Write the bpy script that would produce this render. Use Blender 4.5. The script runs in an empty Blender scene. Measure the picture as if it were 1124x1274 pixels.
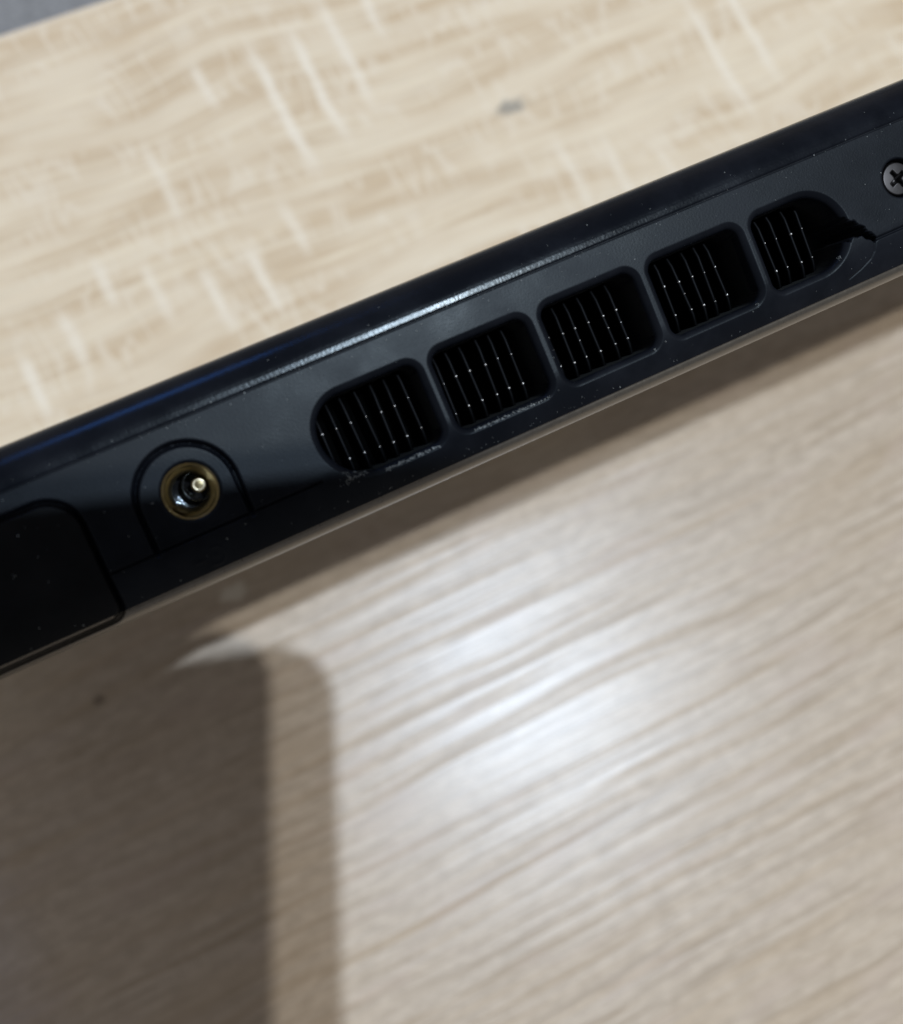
import bpy, math, random
import numpy as np
from mathutils import Matrix, Vector

MM = 0.001
S = bpy.context.scene
COL = S.collection
random.seed(7)
rng = np.random.default_rng(11)

# ------------------------------------------------------------------ camera
# World: table top is z = 0, x runs along the wood grain and along the laptop edge,
# the camera hangs 320 mm above the table and looks steeply down.
H = 320.0                                   # mm
F_PX, W_PX = 1500.0, 1124.0
def unit(v):
    v = np.array(v, float); return v / np.linalg.norm(v)
Xc = unit([6513, 2964, -F_PX])
nb = -290.0
na = -(F_PX * F_PX + 2964 * nb) / 6513
Dn = unit([na, nb, -F_PX])
Zc = -Dn
Yc = np.cross(Zc, Xc)
R = np.array([Xc, Yc, Zc])                  # camera axes -> world axes
CAM = np.array([0, 0, H])

cam_data = bpy.data.cameras.new('camera')
cam = bpy.data.objects.new('camera', cam_data)
COL.objects.link(cam)
m4 = Matrix.Identity(4)
for i in range(3):
    for j in range(3):
        m4[i][j] = R[i][j]
m4.translation = Vector(CAM * MM)
cam.matrix_world = m4
cam_data.sensor_fit = 'HORIZONTAL'
cam_data.sensor_width = 36.0
cam_data.lens = 36.0 * F_PX / W_PX
cam_data.clip_start = 0.002
cam_data.clip_end = 50.0
cam_data.dof.use_dof = True
cam_data.dof.focus_distance = 0.134
cam_data.dof.aperture_fstop = cam_data.lens / 1.7
S.camera = cam

# ------------------------------------------------------------------ light
w = bpy.data.worlds.new('World'); S.world = w
w.use_nodes = True
bg = w.node_tree.nodes['Background']
bg.inputs['Color'].default_value = (1.0, 0.94, 0.89, 1)
bg.inputs['Strength'].default_value = 0.23

def lamp(name, pos, power, size, color):
    d = bpy.data.lights.new(name, 'AREA')
    d.shape = 'DISK'; d.size = size; d.energy = power; d.color = color
    o = bpy.data.objects.new(name, d); COL.objects.link(o)
    p = Vector(pos)
    o.location = p
    o.rotation_euler = (Vector((0.03, 0.03, 0)) - p).to_track_quat('-Z', 'Y').to_euler()
    return o
LAMP_A = np.array([443.0, -110.0, 2000.0])
LAMP_B = np.array([498.0, -156.0, 2000.0])
lamp('ceiling_lamp', LAMP_A * MM, 22.5, 0.020, (0.83, 0.925, 1.0))
lamp('ceiling_lamp', LAMP_B * MM, 12.0, 0.020, (1.0, 0.93, 0.80))

bl = bpy.data.lights.new('added_blue_light', 'AREA'); bl.shape = 'RECTANGLE'; bl.size = 0.22; bl.size_y = 0.26  # blue light added for a reflection on the bevel, no screen stands there
bl.energy = 1.1; bl.color = (0.10, 0.32, 1.0)
bo = bpy.data.objects.new('added_blue_light', bl); COL.objects.link(bo)
bo.location = (0.02, 1.0, 0.48)
bo.rotation_euler = (Vector((0.0, 0.03, 0.2)) - bo.location).to_track_quat('-Z', 'Y').to_euler()

vs = S.view_settings
vs.view_transform = 'Standard'; vs.look = 'None'; vs.exposure = 0.0; vs.gamma = 1.0
S.cycles.use_denoising = True
S.cycles.max_bounces = 8

# ------------------------------------------------------------------ node helpers
def mat(name):
    m = bpy.data.materials.new(name); m.use_nodes = True
    nt = m.node_tree
    b = nt.nodes['Principled BSDF']
    return m, nt, b
class NB:
    def __init__(s, nt): s.nt = nt
    def new(s, t, **kw):
        n = s.nt.nodes.new(t)
        for k, v in kw.items(): setattr(n, k, v)
        return n
    def put(s, sock, v):
        if v is None: return
        if isinstance(v, bpy.types.NodeSocket): s.nt.links.new(v, sock)
        else: sock.default_value = v
    def math(s, op, a, b=None, c=None, clamp=False):
        n = s.new('ShaderNodeMath', operation=op, use_clamp=clamp)
        s.put(n.inputs[0], a); s.put(n.inputs[1], b); s.put(n.inputs[2], c)
        return n.outputs[0]
    def vec(s, x, y, z=0.0):
        n = s.new('ShaderNodeCombineXYZ')
        s.put(n.inputs[0], x); s.put(n.inputs[1], y); s.put(n.inputs[2], z)
        return n.outputs[0]
    def noise(s, v, scale=1.0, detail=2.0, rough=0.5, dist=0.0):
        n = s.new('ShaderNodeTexNoise')
        s.put(n.inputs['Vector'], v); s.put(n.inputs['Scale'], scale)
        s.put(n.inputs['Detail'], detail); s.put(n.inputs['Roughness'], rough)
        s.put(n.inputs['Distortion'], dist)
        return n.outputs['Fac']
    def ramp(s, v, lo, hi, a=0.0, b=1.0):
        n = s.new('ShaderNodeMapRange', interpolation_type='SMOOTHSTEP')
        s.put(n.inputs[0], v); s.put(n.inputs[1], lo); s.put(n.inputs[2], hi)
        s.put(n.inputs[3], a); s.put(n.inputs[4], b)
        return n.outputs[0]
    def mix(s, f, a, b):
        n = s.new('ShaderNodeMix', data_type='RGBA')
        s.put(n.inputs[0], f)
        s.put(n.inputs[6], a if not isinstance(a, tuple) else (*a, 1))
        s.put(n.inputs[7], b if not isinstance(b, tuple) else (*b, 1))
        return n.outputs[2]
    def bump(s, h, strength, dist, normal=None):
        n = s.new('ShaderNodeBump')
        s.put(n.inputs['Height'], h); s.put(n.inputs['Strength'], strength); s.put(n.inputs['Distance'], dist)
        if normal is not None: s.put(n.inputs['Normal'], normal)
        return n.outputs[0]
    def coord_mm(s):
        c = s.new('ShaderNodeTexCoord').outputs['Object']
        v = s.new('ShaderNodeVectorMath', operation='SCALE')
        s.put(v.inputs[0], c); v.inputs['Scale'].default_value = 1000.0
        sp = s.new('ShaderNodeSeparateXYZ'); s.put(sp.inputs[0], v.outputs[0])
        return v.outputs[0], sp.outputs[0], sp.outputs[1], sp.outputs[2]

# ------------------------------------------------------------------ materials
def make_wood():
    m, nt, b = mat('oak_laminate'); n = NB(nt)
    v, x, y, z = n.coord_mm()
    mul = lambda a, k: n.math('MULTIPLY', a, k)
    warp = n.noise(n.vec(mul(x, 0.011), mul(y, 0.016)), 1.0, 1.0)
    warp0 = n.math('SUBTRACT', warp, 0.5)
    # the print changes from a sawn board (far) to a straight-grained one (near)
    board = n.ramp(n.math('ADD', y, mul(warp0, 60.0)), 25.0, 75.0)
    yw = n.math('ADD', y, n.math('MULTIPLY', warp0, n.math('ADD', 8.0, mul(board, 12.0))))
    bands = n.noise(n.vec(mul(x, 0.008), mul(yw, 0.12)), 1.0, 4.0, 0.6)
    streak = n.noise(n.vec(mul(x, 0.016), mul(yw, 0.40), 3.0), 1.0, 4.0, 0.62)
    fine = n.noise(n.vec(mul(x, 0.03), mul(yw, 1.1), 9.0), 1.0, 4.0, 0.7)
    blot = n.noise(n.vec(mul(x, 0.032), mul(yw, 0.10), 1.0), 1.0, 2.0, 0.5)
    # pale saw marks running across the grain, about 13 mm apart
    wx = n.noise(n.vec(mul(x, 0.05), mul(y, 0.06), 5.0), 1.0, 2.0)
    wx0 = n.math('SUBTRACT', wx, 0.5)
    xs = n.math('ADD', n.math('ADD', x, mul(wx0, 4.0)), mul(y, 0.045))
    saw_k = None
    for (sx, y0, y1, k) in [(81.8, 143, 183, .95), (94.3, 149, 184, .95), (106.5, 154, 190, .8), (119.6, 173, 192, .7), (41.0, 141, 166, .6),
                            (-14.0, 104, 122, .9), (0.4, 113, 130, .75), (39.6, 108, 126, .85), (53.9, 107, 128, .85), (64.8, 170, 184, .7),
                            (14.4, 126, 140, .7), (26.0, 116, 134, .6), (68.0, 120, 136, .6), (150.0, 100, 124, .6), (163.0, 92, 120, .6),
                            (178.0, 96, 112, .5), (-40.0, 96, 124, .8), (128.0, 92, 104, .5), (210.0, 110, 150, .8), (224.0, 118, 160, .8)]:
        a = n.ramp(n.math('ABSOLUTE', n.math('SUBTRACT', xs, sx)), 2.6, 0.3)
        c = n.ramp(n.math('ABSOLUTE', n.math('SUBTRACT', y, (y0 + y1) / 2)), (y1 - y0) * 0.72, (y1 - y0) * 0.22)
        q = mul(n.math('MULTIPLY', a, c), k)
        saw_k = q if saw_k is None else n.math('MAXIMUM', saw_k, q)
    saw_k = n.math('MULTIPLY', saw_k, n.ramp(streak, 0.30, 0.55, 0.65, 1.0))
    tick_n = n.noise(n.vec(mul(xs, 0.16), mul(y, 0.035), 41.0), 1.0, 1.0)
    tick = n.ramp(n.math('ABSOLUTE', n.math('SUBTRACT', tick_n, 0.5)), 0.05, 0.01)
    saw_k = n.math('MAXIMUM', saw_k, n.math('MULTIPLY', mul(tick, 0.32), n.ramp(blot, 0.40, 0.58)))
    cells = n.noise(n.vec(mul(x, 0.028), mul(yw, 0.15), 6.0), 1.0, 2.0)
    tan = n.math('MULTIPLY', n.ramp(n.math('ADD', n.math('ADD', mul(bands, 0.42), mul(blot, 0.23)), mul(cells, 0.35)), 0.41, 0.62),
                 n.math('SUBTRACT', 1.0, mul(saw_k, 0.9)))
    up = n.mix(tan, (0.79, 0.69, 0.545), (0.635, 0.505, 0.355))
    up = n.mix(mul(n.ramp(streak, 0.50, 0.62), 0.6), up, (0.84, 0.75, 0.60))
    up = n.mix(mul(n.ramp(fine, 0.5, 0.70), 0.25), up, (0.46, 0.38, 0.28))
    up = n.mix(mul(saw_k, 0.8), up, (0.90, 0.84, 0.74))
    mott = n.noise(n.vec(mul(x, 0.16), mul(y, 0.36), 21.0), 1.0, 4.0, 0.7)
    thin = n.noise(n.vec(mul(x, 0.018), mul(yw, 0.42), 17.0), 1.0, 4.0, 0.65)
    near = n.ramp(n.math('SUBTRACT', y, mul(x, 0.25)), 0.0, -85.0)      # straighter, stronger grain towards the near right
    lo = n.mix(n.ramp(mott, 0.30, 0.70), (0.60, 0.52, 0.44), (0.46, 0.39, 0.32))
    lo = n.mix(n.math('MULTIPLY', n.ramp(thin, 0.49, 0.62), n.math('ADD', 0.45, mul(near, 0.4))), lo, (0.385, 0.31, 0.235))
    lo = n.mix(n.math('MULTIPLY', n.ramp(fine, 0.52, 0.70), n.math('ADD', 0.40, mul(near, 0.4))), lo, (0.65, 0.575, 0.495))
    lo = n.mix(mul(n.ramp(bands, 0.48, 0.66), 0.45), lo, (0.48, 0.385, 0.285))
    lo = n.mix(mul(n.ramp(blot, 0.54, 0.66), 0.35), lo, (0.53, 0.445, 0.39))
    col = n.mix(board, lo, up)
    wobn = n.noise(n.vec(mul(x, 0.3), mul(y, 0.3)), 1.0, 2.0)
    wob = mul(n.math('SUBTRACT', wobn, 0.5), 1.4)
    # a grey smudge, a pale spot and a dark knot
    def spot(cx, cy, rx, ry, amt, c, colr):
        dx = n.math('DIVIDE', n.math('SUBTRACT', x, cx), rx); dy = n.math('DIVIDE', n.math('SUBTRACT', y, cy), ry)
        r = n.math('ADD', n.math('SQRT', n.math('ADD', n.math('MULTIPLY', dx, dx), n.math('MULTIPLY', dy, dy))), wob)
        return n.mix(mul(n.ramp(r, 1.2, 0.4), amt), c, colr)
    col = spot(137.0, 138.5, 6.0, 2.4, 0.7, col, (0.24, 0.24, 0.23))
    col = spot(5.6, 40.9, 4.5, 2.6, 0.8, col, (0.85, 0.80, 0.70))
    col = spot(-36.7, 30.1, 2.0, 1.7, 0.6, col, (0.16, 0.13, 0.11))
    n.put(b.inputs['Base Color'], col)
    h1 = n.noise(n.vec(mul(x, 0.008), mul(y, 0.30), 12.0), 1.0, 2.0, 0.6)
    h2 = n.noise(n.vec(mul(x, 0.30), mul(y, 0.8), 15.0), 1.0, 1.0)
    hh = n.math('ADD', h1, mul(h2, 0.10))
    n.put(b.inputs['Normal'], n.bump(hh, 1.0, 0.00009))
    n.put(b.inputs['Roughness'], n.math('ADD', 0.255, mul(fine, 0.10)))
    # matt pores: fine lines along the grain that do not shine
    pore = n.ramp(n.noise(n.vec(mul(x, 0.007), mul(n.math('ADD', y, mul(warp0, 6.0)), 0.33), 31.0), 1.0, 2.0, 0.6), 0.50, 0.60)
    n.put(b.inputs['Specular IOR Level'], n.math('SUBTRACT', 0.40, mul(pore, 0.24)))
    b.inputs['Specular Tint'].default_value = (0.70, 0.82, 1.0, 1)
    return m

def make_plastic(name, base, rough, grain=0.000012, scale=5.0, spec=0.5, tint=(0.72, 0.86, 1.0, 1)):
    m, nt, b = mat(name); n = NB(nt)
    v, x, y, z = n.coord_mm()
    g = n.noise(v, scale, 2.0, 0.6)
    big = n.noise(v, 0.16, 4.0, 0.65)
    n.put(b.inputs['Base Color'], n.mix(n.ramp(big, 0.35, 0.75), base, tuple(c * 1.5 + 0.002 for c in base)))
    n.put(b.inputs['Roughness'], n.math('ADD', rough - 0.11, n.math('MULTIPLY', big, 0.24)))
    n.put(b.inputs['Normal'], n.bump(g, 1.0, grain))
    b.inputs['Specular IOR Level'].default_value = spec
    b.inputs['Specular Tint'].default_value = tint
    return m
def make_metal(name, base, rough, metallic=1.0):
    m, nt, b = mat(name); n = NB(nt)
    v, x, y, z = n.coord_mm()
    g = n.noise(v, 2.0, 3.0, 0.6)
    n.put(b.inputs['Base Color'], n.mix(g, tuple(c * 0.7 for c in base), base))
    n.put(b.inputs['Roughness'], n.math('ADD', rough - 0.08, n.math('MULTIPLY', g, 0.16)))
    b.inputs['Metallic'].default_value = metallic
    return m

M = {}
M['wood'] = make_wood()
M['plastic'] = make_plastic('black_plastic', (0.0035, 0.0045, 0.0075), 0.40, 0.000014, 5.0, 0.13)
M['bevel'] = make_plastic('black_cover_plastic', (0.003, 0.004, 0.007), 0.20, 0.000014, 3.2, 0.13)
M['rubber'] = make_plastic('black_rubber', (0.003, 0.003, 0.004), 0.55, 0.000006, 5.0, 0.14)
M['recess'] = make_plastic('black_recess', (0.003, 0.003, 0.0035), 0.7)
M['cover'] = make_metal('grey_metal_cover', (0.20, 0.19, 0.175), 0.30, 0.85)
M['fin'] = make_metal('dark_fin_metal', (0.007, 0.008, 0.010), 0.52, 1.0)
M['glint'] = make_metal('fin_glint_metal', (0.50, 0.52, 0.56), 0.36)  # bright metal for the fin bumps that stand in for glints
M['brass'] = make_metal('aged_brass', (0.60, 0.52, 0.34), 0.36)
M['pin'] = make_metal('pale_brass', (0.75, 0.70, 0.55), 0.30)
M['steel'] = make_metal('black_screw_steel', (0.045, 0.046, 0.052), 0.40, 0.9)
M['dust_glints'] = make_plastic('pale_dust_glints', (0.26, 0.29, 0.31), 0.3)
M['glass'] = make_plastic('black_glass', (0.006, 0.006, 0.007), 0.10)
M['floor'] = make_plastic('grey_floor', (0.33, 0.345, 0.37), 0.5)

# ------------------------------------------------------------------ object helpers
def thing(name, label, cat, matrix):
    o = bpy.data.objects.new(name, None); COL.objects.link(o)
    o.empty_display_size = 0.02
    o.matrix_world = matrix
    o['label'] = label; o['category'] = cat
    return o
def obj(name, me, material, parent=None):
    o = bpy.data.objects.new(name, me); COL.objects.link(o)
    if material is not None and not me.materials: me.materials.append(material)
    o.parent = parent
    return o
def mesh(name, verts, faces, smooth=True):
    me = bpy.data.meshes.new(name)
    me.from_pydata([tuple(float(c) * MM for c in p) for p in verts], [], faces)
    if smooth:
        me.polygons.foreach_set('use_smooth', [True] * len(me.polygons))
    me.update()
    return me
def lathe(profile, axis_pt, seg=48, close=True):
    """profile: (radius, y) list, turned about local y at axis_pt=(s, t)."""
    vs_, fs = [], []
    for r, y in profile:
        for k in range(seg):
            a = 2 * math.pi * k / seg
            vs_.append((axis_pt[0] + r * math.cos(a), y, axis_pt[1] + r * math.sin(a)))
    for i in range(len(profile) - 1):
        for k in range(seg):
            k2 = (k + 1) % seg
            fs.append((i * seg + k, (i + 1) * seg + k, (i + 1) * seg + k2, i * seg + k2))
    if close:
        fs.append(tuple(range((len(profile) - 1) * seg, len(profile) * seg)))
    return vs_, fs

# ------------------------------------------------------------------ floor and table
fl = obj('floor', mesh('floor', [(-3000, -3000, -740), (3000, -3000, -740), (3000, 3000, -740), (-3000, 3000, -740)], [(0, 1, 2, 3)], False), M['floor'])
fl['kind'] = 'structure'

tb = thing('table', 'pale oak laminate table under the black laptop', 'table', Matrix.Identity(4))
TX0, TX1, TY0, TY1 = -700, 800, -600, 212
def slab_top():
    vs_, fs = [], []
    rings = [(1.6, 0.0)] + [(1.6 - 1.6 * math.sin(math.pi / 2 * k / 8), -1.6 + 1.6 * math.cos(math.pi / 2 * k / 8)) for k in range(1, 9)] + [(0.0, -25.0)]
    for ins, z in rings:
        vs_ += [(TX0 + ins, TY0 + ins, z), (TX1 - ins, TY0 + ins, z), (TX1 - ins, TY1 - ins, z), (TX0 + ins, TY1 - ins, z)]
    fs.append((0, 1, 2, 3))
    for i in range(len(rings) - 1):
        for k in range(4):
            k2 = (k + 1) % 4
            fs.append((i * 4 + k, (i + 1) * 4 + k, (i + 1) * 4 + k2, i * 4 + k2))
    b0 = (len(rings) - 1) * 4
    fs.append((b0 + 3, b0 + 2, b0 + 1, b0))
    return mesh('tabletop', vs_, fs, False)
obj('tabletop', slab_top(), M['wood'], tb)

# ------------------------------------------------------------------ laptop
# local axes: x = along the edge, y = into the body, z = across the thickness
DEPTH = 211.6
P0 = np.array([29.285, 24.682, 208.681])
ED = np.array([0, 0.216470, -0.976289]); ET = np.array([0, 0.976289, 0.216470])
base = P0 + ED * DEPTH
lm = Matrix(((1, ED[0], ET[0], base[0] * MM), (0, ED[1], ET[1], base[1] * MM), (0, ED[2], ET[2], base[2] * MM), (0, 0, 0, 1)))
lap = thing('laptop', 'black plastic laptop standing on its long edge, vents, power jack and screw facing up', 'laptop', lm)

VENTS = [  # x0, x1, round end
    (-14.2, -2.85, 'left'), (-1.05, 9.15, None), (11.05, 21.55, None), (23.45, 34.0, None), (35.85, 45.7, 'right')]
VT0, VT1 = -5.15, 2.85
def sd_box(s, t, x0, x1, t0, t1, r):
    """r: radii (left-top, right-top, right-bottom, left-bottom)"""
    cx, ct = (x0 + x1) / 2, (t0 + t1) / 2
    hx, ht = (x1 - x0) / 2, (t1 - t0) / 2
    dx, dt = s - cx, t - ct
    rr = np.where(dx < 0, np.where(dt > 0, r[0], r[3]), np.where(dt > 0, r[1], r[2]))
    qx, qt = np.abs(dx) - hx + rr, np.abs(dt) - ht + rr
    return np.hypot(np.maximum(qx, 0), np.maximum(qt, 0)) + np.minimum(np.maximum(qx, qt), 0) - rr
def sd_vent(s, t, v):
    x0, x1, end = v
    r = [1.15] * 4
    if end == 'left': r[0] = 3.4; r[3] = 4.3
    if end == 'right': r[1] = 4.3; r[2] = 4.2
    return sd_box(s, t, x0, x1, VT0, VT1, r)
def sd_poly(s, t, pts):
    d = np.full(s.shape, 1e9); ins = np.zeros(s.shape, bool)
    nP = len(pts)
    for i in range(nP):
        ax, at = pts[i]; bx, bt = pts[(i + 1) % nP]
        ex, et = bx - ax, bt - at
        k = np.clip(((s - ax) * ex + (t - at) * et) / (ex * ex + et * et), 0, 1)
        d = np.minimum(d, np.hypot(s - ax - ex * k, t - at - et * k))
        c = ((at > t) != (bt > t)) & (s < (bx - ax) * (t - at) / ((bt - at) if bt != at else 1e-9) + ax)
        ins ^= c
    return np.where(ins, -d, d)
def sd_line(s, t, pts):
    d = np.full(s.shape, 1e9)
    for (ax, at), (bx, bt) in zip(pts[:-1], pts[1:]):
        ex, et = bx - ax, bt - at
        k = np.clip(((s - ax) * ex + (t - at) * et) / (ex * ex + et * et), 0, 1)
        d = np.minimum(d, np.hypot(s - ax - ex * k, t - at - et * k))
    return d
def drop(q, depth, r=0.45, wall=0.14):
    """inward depth of a hole with a rounded rim"""
    x = -q
    a = np.clip(x + r, 0, r)
    d = r - np.sqrt(np.maximum(r * r - a * a, 0))
    return np.where(x > 0, r + np.clip(x / wall, 0, 1) * (depth - r), d)
def groove(d, wdt, depth):
    k = np.clip(1 - d / wdt, 0, 1)
    return depth * k * k * (3 - 2 * k)

JS, JT = -27.15, -0.10                      # power jack
WEDGE = [(44.0, 1.2), (45.1, 0.15), (45.45, -0.55), (46.05, -0.75), (46.35, -1.35), (46.9, -1.5), (47.25, -2.15), (47.75, -2.5), (47.9, -3.15),
         (48.35, -3.4), (48.75, -4.15), (48.35, -4.6), (47.95, -4.0), (47.5, -3.75), (47.2, -3.2), (46.7, -3.3), (46.2, -2.95), (45.7, -3.35), (45.0, -3.0), (43.8, -2.6)]
SEAM2 = -4.2
def sd_collar(s, t):
    # arch: half disc above, straight sides down to the seam
    return np.maximum(sd_box(s, t, -32.2, -22.75, -12.0, 4.45, (4.7, 4.7, 0.1, 0.1)), SEAM2 - t)
def sd_cover(s, t):
    tt = t + 0.10 * np.maximum(0, s + 45) * 0
    return sd_box(s, tt, -90.0, -37.1 + 0.0, -8.35, 4.25, (2, 3.4, 1.3, 1))

# columns
cs = np.concatenate([[-100, -80, -65, -58], np.arange(-54, 62.001, 0.085), [66, 75, 95, 130, 200, 290]])
# rows (t, y); t is also the coordinate in which the features are laid out
rows = []
for y in (DEPTH, 150, 90, 45, 20, 12, 8): rows.append((10.62, y))
for ph in np.linspace(90, 4, 60):
    a = math.radians(ph)
    rows.append((7.0 + 3.62 * math.sin(a), 0.032 + 5.0 * (1 - math.cos(a))))
for t in np.arange(7.15, 6.44, -0.08):
    u = t - 6.45
    rows.append((t, 0.022 * u + 0.045 * max(0, u - 0.25) ** 2))
n_top = len(rows)
tf = np.arange(6.40, -7.9, -0.085)
for t in tf:
    lowd = max(0.0, -3.4 - t)
    rows.append((t, 0.0015 * (t - 1) ** 2 + 0.075 * lowd ** 2))
n_base = len(rows)
y_end = rows[-1][1]
for k in np.linspace(0, 1, 26):
    a = k * math.pi / 2
    rows.append((-7.93 - 1.25 * math.sin(a) * 1.0, y_end + 0.25 + 2.6 * (1 - math.cos(a))))
for y in (8, 20, 60, 120, DEPTH): rows.append((-9.18, y))
T = np.array([r[0] for r in rows]); YY = np.array([r[1] for r in rows])
sg, tg = np.meshgrid(cs, T)
yg = np.repeat(YY[:, None], len(cs), 1).copy()
front = (yg < 8) & (sg > -54) & (sg < 62)

D = np.zeros_like(sg)
vq = [sd_vent(sg, tg, v) for v in VENTS]
for q in vq: D = np.maximum(D, drop(q, 8.5, 1.0, 0.2))
# faint raised lip round the vents
lip = np.minimum.reduce(vq)
D -= 0.09 * np.exp(-((lip - 0.95) / 0.35) ** 2) * (tg < 6)
wq = sd_poly(sg, tg, WEDGE)
jit = 0.10 * np.sin(sg * 7.3 + tg * 4.1) + 0.07 * np.sin(sg * 17.0 - tg * 13.0)
D = np.maximum(D, drop(wq + jit * 0.45, 8.0, 0.12, 0.12))
crack = sd_line(sg, tg, [(48.5, -4.3), (48.1, -5.3), (47.5, -5.9), (46.2, -6.5), (44.6, -7.0)])
D = np.maximum(D, groove(crack, 0.13, 0.13))
seam_ok = ((sg < -15.5) & (sg > -36.7)) | (sg > 48.4)
D = np.maximum(D, groove(np.abs(tg - SEAM2), 0.20, 0.40) * seam_ok)
D = np.maximum(D, groove(np.abs(tg - 6.42), 0.13, 0.16))
cq = sd_collar(sg, tg)
D = np.maximum(D, groove(np.abs(sd_box(sg, tg, -32.2, -22.75, -12.0, 4.45, (4.7, 4.7, 0.1, 0.1))), 0.40, 0.9) * np.clip((tg + 4.7) / 0.8, 0, 1))
D += np.where((cq < 0), 0.06, 0)
jh = np.hypot(sg - JS, tg - JT) - 2.62
D = np.maximum(D, drop(jh, 3.0, 0.5, 0.3))
kq = sd_cover(sg, tg)
D = np.maximum(D, groove(np.abs(kq), 0.42, 0.9))
D += np.where(kq < 0, -0.15 * np.clip(-kq / 0.8, 0, 1), 0)
SC = (53.75, 0.75)
sq = np.hypot(sg - SC[0], tg - SC[1]) - 2.02
D = np.maximum(D, drop(sq, 2.2, 0.22, 0.15))
# faint moulded symbol under the jack
ri, an = np.hypot(sg + 27.4, tg + 6.55), np.arctan2(tg + 6.55, sg + 27.4)
D -= 0.07 * np.exp(-((ri - 0.85) / 0.11) ** 2) * ((an > -2.3) & (an < 1.9)) + 0.07 * np.exp(-(ri / 0.22) ** 2)
D -= 0.07 * np.exp(-((tg + 6.55) / 0.10) ** 2) * ((sg > -29.6) & (sg < -28.5))
# moulded unevenness
D += 0.012 * np.sin(sg * 0.21 + 0.6) * np.sin(tg * 0.5)
D = np.where(front, D, 0)
yg += D
V = np.stack([sg, yg - DEPTH, tg], -1).reshape(-1, 3) * MM
nr, nc = sg.shape
idx = np.arange(nr * nc).reshape(nr, nc)
Q = np.stack([idx[:-1, :-1], idx[1:, :-1], idx[1:, 1:], idx[:-1, 1:]], -1)   # faces out (towards -y)
def cell(a): return (a[:-1, :-1] + a[1:, :-1] + a[1:, 1:] + a[:-1, 1:]) / 4
rowi = np.repeat(np.arange(nr - 1)[:, None], nc - 1, 1)
part = np.zeros((nr - 1, nc - 1), int)                                     # 0 base shell
part[rowi < n_top - 1] = 1                                                 # top cover
part[rowi >= n_base - 1] = 2                                               # bottom cover
mid = (part == 0) & (cell(front.astype(float)) > 0.5)
part[mid & (cell(kq) < 0)] = 3
part[mid & (cell(cq) < 0)] = 4
part[mid & (cell(jh) < -0.22)] = -1                                        # barrel shows here
part[mid & (cell(sq) < -0.25)] = -1                                        # screw shows here
for i, q in enumerate(vq):
    part[mid & (cell(q) < -0.02)] = 10 + i
part[mid & (part == 0) & (cell(wq + jit * 0.45) < -0.03)] = 14
part[(rowi < n_base - 1) & (rowi >= n_top - 1) & (cell(sg) < -54) & (cell(kq) < 0)] = 3

def sub_mesh(name, k):
    f = Q[part == k].reshape(-1, 4)
    u, inv = np.unique(f, return_inverse=True)
    f = inv.reshape(-1, 4)
    me = bpy.data.meshes.new(name)
    me.vertices.add(len(u)); me.vertices.foreach_set('co', V[u].astype(np.float32).ravel())
    me.loops.add(f.size); me.loops.foreach_set('vertex_index', f.astype(np.int32).ravel())
    me.polygons.add(len(f)); me.polygons.foreach_set('loop_start', np.arange(0, f.size, 4, dtype=np.int32))
    me.polygons.foreach_set('use_smooth', np.ones(len(f), bool))
    me.update(calc_edges=True); me.validate()
    return me
shell = obj('base_shell', sub_mesh('base_shell', 0), M['plastic'], lap)
obj('top_cover', sub_mesh('top_cover', 1), M['bevel'], lap)
obj('bottom_cover', sub_mesh('bottom_cover', 2), M['cover'], lap)
pc = obj('port_cover', sub_mesh('port_cover', 3), M['rubber'], lap)
pc['label'] = 'rubber port cover at the left end of the edge'
# far side and end caps
cap = [(-100, 0, 10.62), (290, 0, 10.62), (290, 0, -9.18), (-100, 0, -9.18)]
obj('rear_panel', mesh('rear_panel', cap, [(0, 1, 2, 3)], False), M['plastic'], lap)
for xs, rev in ((-100, False), (290, True)):
    pts = [(xs, y - DEPTH, t) for t, y in rows]
    f = tuple(range(len(pts)))
    obj('end_panel', mesh('end_panel', pts, [f[::-1] if rev else f], False), M['plastic'], lap)

# vents and their cooling fins
def fin_mesh(h, glints=((1.0, .19), (-2.2, .19))):
    """thin upright plate with a rounded front edge and two small bright bumps standing in for glints, base at y=6 behind the face"""
    vs_, fs = [], []
    w2 = 0.20
    sec = [(-w2, 5.5), (-w2, 0.12), (-w2 * 0.6, 0.03), (0, 0), (w2 * 0.6, 0.03), (w2, 0.12), (w2, 5.5)]
    tl = np.linspace(-h / 2, h / 2, 7)
    for i, t in enumerate(tl):
        back = 0.5 * max(0, abs(t) / (h / 2) - 0.72) / 0.28
        for (a, y) in sec: vs_.append((a, y + (back if y < 1 else 0), t))
    ns = len(sec)
    for i in range(len(tl) - 1):
        for k in range(ns - 1):
            fs.append((i * ns + k, i * ns + k + 1, (i + 1) * ns + k + 1, (i + 1) * ns + k))
    n_plate = len(fs)
    for tz, rr in glints:
        c0 = len(vs_)
        for j in range(1, 4):
            a = math.pi / 2 * j / 3
            for k in range(8):
                p = 2 * math.pi * k / 8
                vs_.append((rr * math.sin(a) * math.cos(p), -rr * math.cos(a) + 0.03, tz + rr * math.sin(a) * math.sin(p)))
        vs_.append((0, -rr + 0.03, tz)); top = len(vs_) - 1
        for k in range(8):
            k2 = (k + 1) % 8
            fs.append((top, c0 + k2, c0 + k))
            for j in range(2):
                fs.append((c0 + j * 8 + k, c0 + j * 8 + k2, c0 + (j + 1) * 8 + k2, c0 + (j + 1) * 8 + k))
    me = mesh('fin', vs_, fs)
    me.materials.append(M['fin']); me.materials.append(M['glint'])
    for p in me.polygons:
        if p.index >= n_plate: p.material_index = 1
    return me
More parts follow.
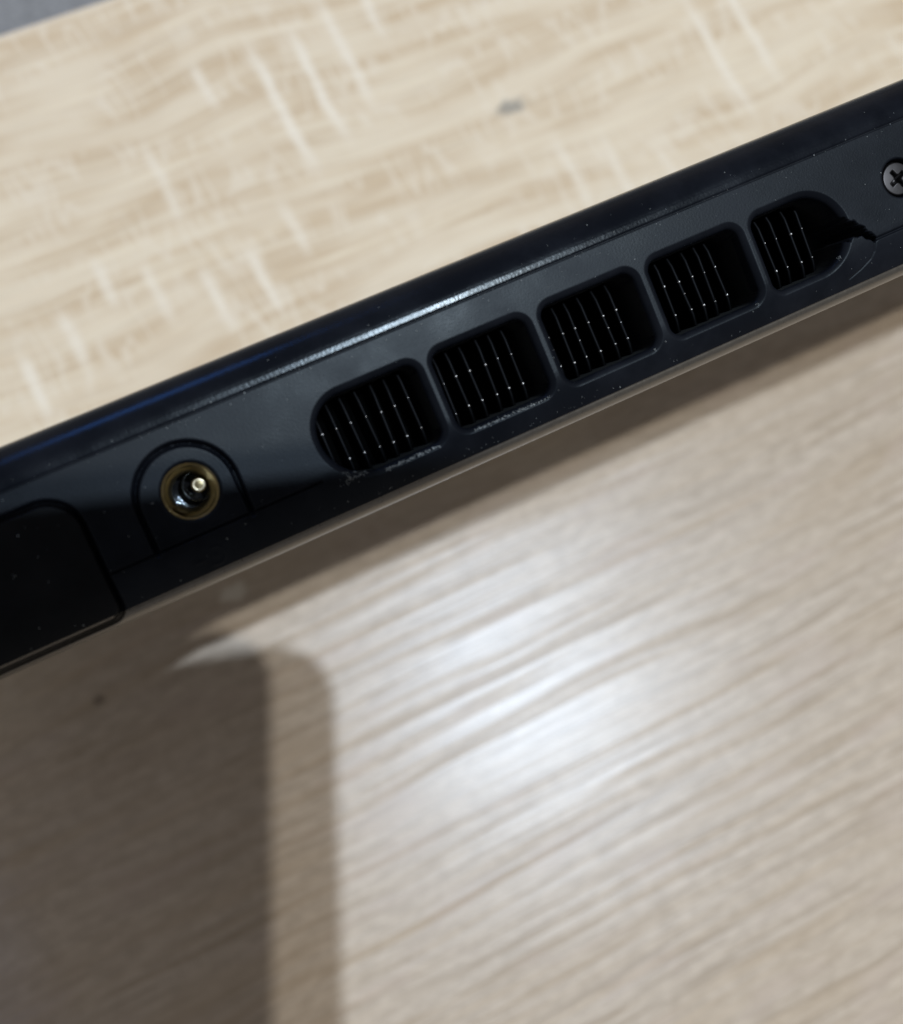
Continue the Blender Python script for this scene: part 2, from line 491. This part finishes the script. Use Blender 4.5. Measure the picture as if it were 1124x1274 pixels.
FINS = [fin_mesh(8.2, rv) for rv in (((1.0, .20), (-2.2, .17)), ((0.9, .16), (-2.3, .20)), ((1.1, .13), (-2.1, .19)), ((0.95, .18), (-0.4, .11), (-2.2, .15)), ((1.0, .10), (-2.25, .12)))]
FIN_S = fin_mesh(6.2)
for i, v in enumerate(VENTS):
    av = obj('air_vent', sub_mesh('air_vent', 10 + i), M['recess'], lap)
    if i == 0: av['label'] = 'air vent with a rounded left end'
    if i == 4: av['label'] = 'air vent with a broken, cracked right end'
    x = v[0] + 0.85
    n_f = 0
    while x < v[1] - 0.5:
        if not (v[2] == 'right' and x > v[1] - 2.6):
            edge = (v[2] == 'left' and x < v[0] + 1.2)
            fo = obj('fin', FIN_S if edge else random.choice(FINS), None, av)
            fo.location = ((x + random.uniform(-0.06, 0.06)) * MM, (3.4 + random.uniform(-.35, .35) - DEPTH) * MM, ((VT0 + VT1) / 2 + random.uniform(-.15, .15)) * MM)
            fo.rotation_euler = (math.radians(random.uniform(-2, 2)), math.radians(random.uniform(-2.2, 2.2)), 0)
        x += 1.56; n_f += 1

# power jack
jk = obj('power_jack', sub_mesh('power_jack', 4), M['plastic'], lap)
yb = -DEPTH
vv, ff = lathe([(2.75, yb + 0.45), (2.5, yb + 0.7), (2.40, yb + 1.1), (2.25, yb + 2.2), (2.12, yb + 2.3), (1.65, yb + 6.7)], (JS, JT), 56, False)
obj('barrel', mesh('barrel', vv, ff), M['brass'], jk)
PJ = (JS + 1.0, JT + 0.25)
vv, ff = lathe([(1.60, yb + 7.0), (1.60, yb + 5.0), (1.52, yb + 4.9), (1.38, yb + 4.9), (1.34, yb + 5.2), (1.34, yb + 6.9), (0.7, yb + 6.9)], PJ, 40, False)
v2, f2 = lathe([(2.42, yb + 6.6), (1.2, yb + 6.75), (0.05, yb + 6.8)], (JS, JT), 40)
ff += [tuple(i + len(vv) for i in f) for f in f2]; vv += v2
obj('insulator', mesh('insulator', vv, ff), M['glass'], jk)
vv, ff = lathe([(0.68, yb + 7.0), (0.68, yb + 2.6), (0.62, yb + 2.42), (0.50, yb + 2.36), (0.36, yb + 2.42), (0.33, yb + 2.75), (0.02, yb + 2.8)], PJ, 32)
obj('pin', mesh('pin', vv, ff), M['pin'], jk)
# bent contact spring at the lower left of the barrel
sp = []
for k in range(7):
    u = k / 6
    sp.append((0.15 + 0.85 * math.sin(u * math.pi) * 0.6, yb + 1.2 + 4.0 * u))
vs_, fs = [], []
ca, sa = math.cos(math.radians(222)), math.sin(math.radians(222))
for (inn, y) in sp:
    for wv in (-0.55, -0.3, 0.3, 0.55):
        rr = 2.30 - inn * 1.0 - 0.05 * (y - yb) - (0.06 if abs(wv) > 0.5 else 0)
        vs_.append((JS + ca * rr - sa * wv, y, JT + sa * rr + ca * wv))
for i in range(6):
    for k in range(3):
        fs.append((i * 4 + k, i * 4 + k + 1, (i + 1) * 4 + k + 1, (i + 1) * 4 + k))
obj('contact_spring', mesh('contact_spring', vs_, fs), M['pin'], jk)

# screw with a cross recess
def screw_mesh():
    vs_, fs = [], []
    nG = 57
    g = np.linspace(-1.85, 1.85, nG)
    X, Z = np.meshgrid(g, g)
    r = np.hypot(X, Z)
    a = math.radians(24)
    xr, zr = X * math.cos(a) + Z * math.sin(a), -X * math.sin(a) + Z * math.cos(a)
    y = 0.30 + 0.10 * (r / 1.85) ** 2
    arm = np.minimum(np.maximum(np.abs(xr) - 0.24, np.abs(zr) - 1.05), np.maximum(np.abs(zr) - 0.24, np.abs(xr) - 1.05))
    arm = np.minimum(arm, r - 0.45)
    y = y + np.clip(-arm / 0.12, 0, 1) * (0.25 + 0.75 * np.clip(1.2 - r, 0, 1))
    y = y + np.clip((r - 1.68) / 0.15, 0, 1) ** 2 * 0.5
    for i in range(nG):
        for j in range(nG): vs_.append((SC[0] + X[i, j], yb + y[i, j], SC[1] + Z[i, j]))
    for i in range(nG - 1):
        for j in range(nG - 1):
            if r[i, j] < 1.84:
                fs.append((i * nG + j, i * nG + j + 1, (i + 1) * nG + j + 1, (i + 1) * nG + j))
    return mesh('screw', vs_, fs)
obj('screw', screw_mesh(), M['steel'], lap)

# dusty specks and lint on the plastic, plus pale specks standing in for glints
def dust_glints():
    vs_, fs = [], []
    octv = np.array([(1, 0, 0), (-1, 0, 0), (0, 1, 0), (0, -1, 0), (0, 0, 1), (0, 0, -1)], float)
    octf = [(0, 2, 4), (2, 1, 4), (1, 3, 4), (3, 0, 4), (2, 0, 5), (1, 2, 5), (3, 1, 5), (0, 3, 5)]
    def prof_y(t):
        return float(np.interp(-t, -T[6:n_base + 10], YY[6:n_base + 10]))
    cnt = 0
    extra = []
    for k in range(120): extra.append((random.uniform(-9.5, -3.6), random.gauss(-5.62, 0.07), random.uniform(0.035, 0.085)))  # specks for the worn vent lips and their glints
    for k in range(130): extra.append((random.uniform(0.2, 8.4), random.gauss(-5.62, 0.07), random.uniform(0.035, 0.085)))
    for k in range(90): extra.append((random.triangular(-18, 10, -8), random.gauss(6.72, 0.13), random.uniform(0.018, 0.045)))  # pale specks standing in for sparkle along the seam highlight
    for k in range(25): extra.append((random.uniform(-12, 12), random.gauss(-7.45, 0.08), random.uniform(0.02, 0.05)))
    for k in range(60): extra.append((random.gauss(-12.2, 0.8), random.gauss(-4.9, 0.35), random.uniform(0.03, 0.07)))
    for s_, t_ in ((8.5, -5.5), (21.0, -5.5), (33.3, -5.5), (43.9, -4.6), (44.1, -4.4)):  # pale specks put in as glints at the vent rim corners
        for k in range(6): extra.append((random.gauss(s_, 0.12), random.gauss(t_, 0.08), random.uniform(0.03, 0.06)))
    while cnt < 300:
        s = random.uniform(-50, 60)
        u = random.random()
        t = random.gauss(6.2, 0.35) if u < 0.28 else (random.gauss(-7.2, 0.35) if u < 0.36 else random.uniform(-7.5, 9.0))
        if t > 9.4 or t < -8: continue
        a1, b1 = np.array([[s]]), np.array([[t]])
        if min(float(sd_vent(a1, b1, v)[0, 0]) for v in VENTS) < 0.5 or abs(float(sd_collar(a1, b1)[0, 0])) < 0.5: continue
        if math.hypot(s - JS, t - JT) < 3.2 or math.hypot(s - SC[0], t - SC[1]) < 2.2 or float(sd_poly(a1, b1, WEDGE)[0, 0]) < 0.3: continue
        r = min(0.085, 0.024 + random.expovariate(1 / 0.018))
        y = prof_y(t)
        c0 = len(vs_)
        st = random.uniform(1, 2.2) if random.random() < 0.3 else 1.0
        an = random.uniform(0, math.pi)
        for p in octv:
            q = p * r * np.array([st, 0.7, 1 / st]) * random.uniform(0.7, 1.2)
            vs_.append((s + q[0] * math.cos(an) - q[2] * math.sin(an), yb + y - r * 0.4 + q[1], t + q[0] * math.sin(an) + q[2] * math.cos(an)))
        fs += [tuple(c0 + i for i in f) for f in octf]
        cnt += 1
    for s, t, r in extra:
        a1, b1 = np.array([[s]]), np.array([[t]])
        q = min(float(sd_vent(a1, b1, v)[0, 0]) for v in VENTS)
        if q < 0.02: continue
        y = prof_y(t) + float(drop(np.array([q]), 8.5, 1.0, 0.2)[0])
        c0 = len(vs_)
        for p in octv:
            q_ = p * r * random.uniform(0.7, 1.3)
            vs_.append((s + q_[0], yb + y - r * 0.3 + q_[1], t + q_[2]))
        fs += [tuple(c0 + i for i in f) for f in octf]
    return mesh('dust_glints', vs_, fs)
du = obj('dust_glints', dust_glints(), M['dust_glints'], lap)
du['kind'] = 'stuff'

# ------------------------------------------------------------------ unseen slab added to cast a shadow
# It hangs behind the viewpoint and throws the shadow at the lower left of the table.
corner = np.array([104.4, 48.0, 40.0])          # upper right corner in camera axes
e_left = unit([-0.969, -0.194, -0.151])
e_down = np.array([0.133, -0.911, 0.391]); e_down = unit(e_down - e_left * (e_down @ e_left))
e_back = np.cross(-e_left, -e_down)
TW, TH, TT, TR = 135.0, 205.0, 8.0, 13.0
def rounded_rect(w_, h_, r, seg=10):
    out = []
    for (cx, cy, a0) in ((w_ / 2 - r, h_ / 2 - r, 0), (-w_ / 2 + r, h_ / 2 - r, 90), (-w_ / 2 + r, -h_ / 2 + r, 180), (w_ / 2 - r, -h_ / 2 + r, 270)):
        for k in range(seg + 1):
            a = math.radians(a0 + 90 * k / seg)
            out.append((cx + r * math.cos(a), cy + r * math.sin(a)))
    return out
tm = Matrix.Identity(4)
ctr = corner + e_left * TW / 2 + e_down * TH / 2
for r_ in range(3):
    tm[r_][0], tm[r_][1], tm[r_][2], tm[r_][3] = -e_left[r_], -e_down[r_], e_back[r_], ctr[r_] * MM
tm = m4 @ tm
tab = thing('shadow_slab', 'black slab added out of view to cast the lower-left shadow', 'shadow_slab', tm)
def plate(name, w_, h_, r, z0, z1, bev):
    rings = [(bev, z0), (bev * 0.3, z0 + bev * 0.3), (0, z0 + bev), (0, z1 - bev), (bev * 0.3, z1 - bev * 0.3), (bev, z1)]
    vs_, fs = [], []
    for ins, z in rings:
        vs_ += [(x, y, z) for x, y in rounded_rect(w_ - 2 * ins, h_ - 2 * ins, r - ins)]
    n_ = len(vs_) // len(rings)
    for i in range(len(rings) - 1):
        for k in range(n_):
            k2 = (k + 1) % n_
            fs.append((i * n_ + k, i * n_ + k2, (i + 1) * n_ + k2, (i + 1) * n_ + k))
    fs.append(tuple(range(n_))[::-1]); fs.append(tuple(range((len(rings) - 1) * n_, len(rings) * n_)))
    return mesh(name, vs_, fs, False)
obj('body', plate('body', TW, TH, TR, 0, TT - 1, 1.5), M['rubber'], tab)
obj('screen', plate('screen', TW - 4, TH - 4, TR - 2, TT - 1, TT, 0.3), M['glass'], tab)
lens_v, lens_f = [], []
for r_, z_ in ((6.0, 0.0), (6.0, -1.2), (5.2, -1.5), (4.2, -1.5), (4.0, -0.9), (0.1, -0.8)):
    for k in range(32):
        a = 2 * math.pi * k / 32
        lens_v.append((TW / 2 - 18 + r_ * math.cos(a), TH / 2 - 18 + r_ * math.sin(a), z_))
for i in range(5):
    for k in range(32):
        k2 = (k + 1) % 32
        lens_f.append((i * 32 + k, i * 32 + k2, (i + 1) * 32 + k2, (i + 1) * 32 + k))
obj('camera_lens', mesh('camera_lens', lens_v, lens_f), M['glass'], tab)
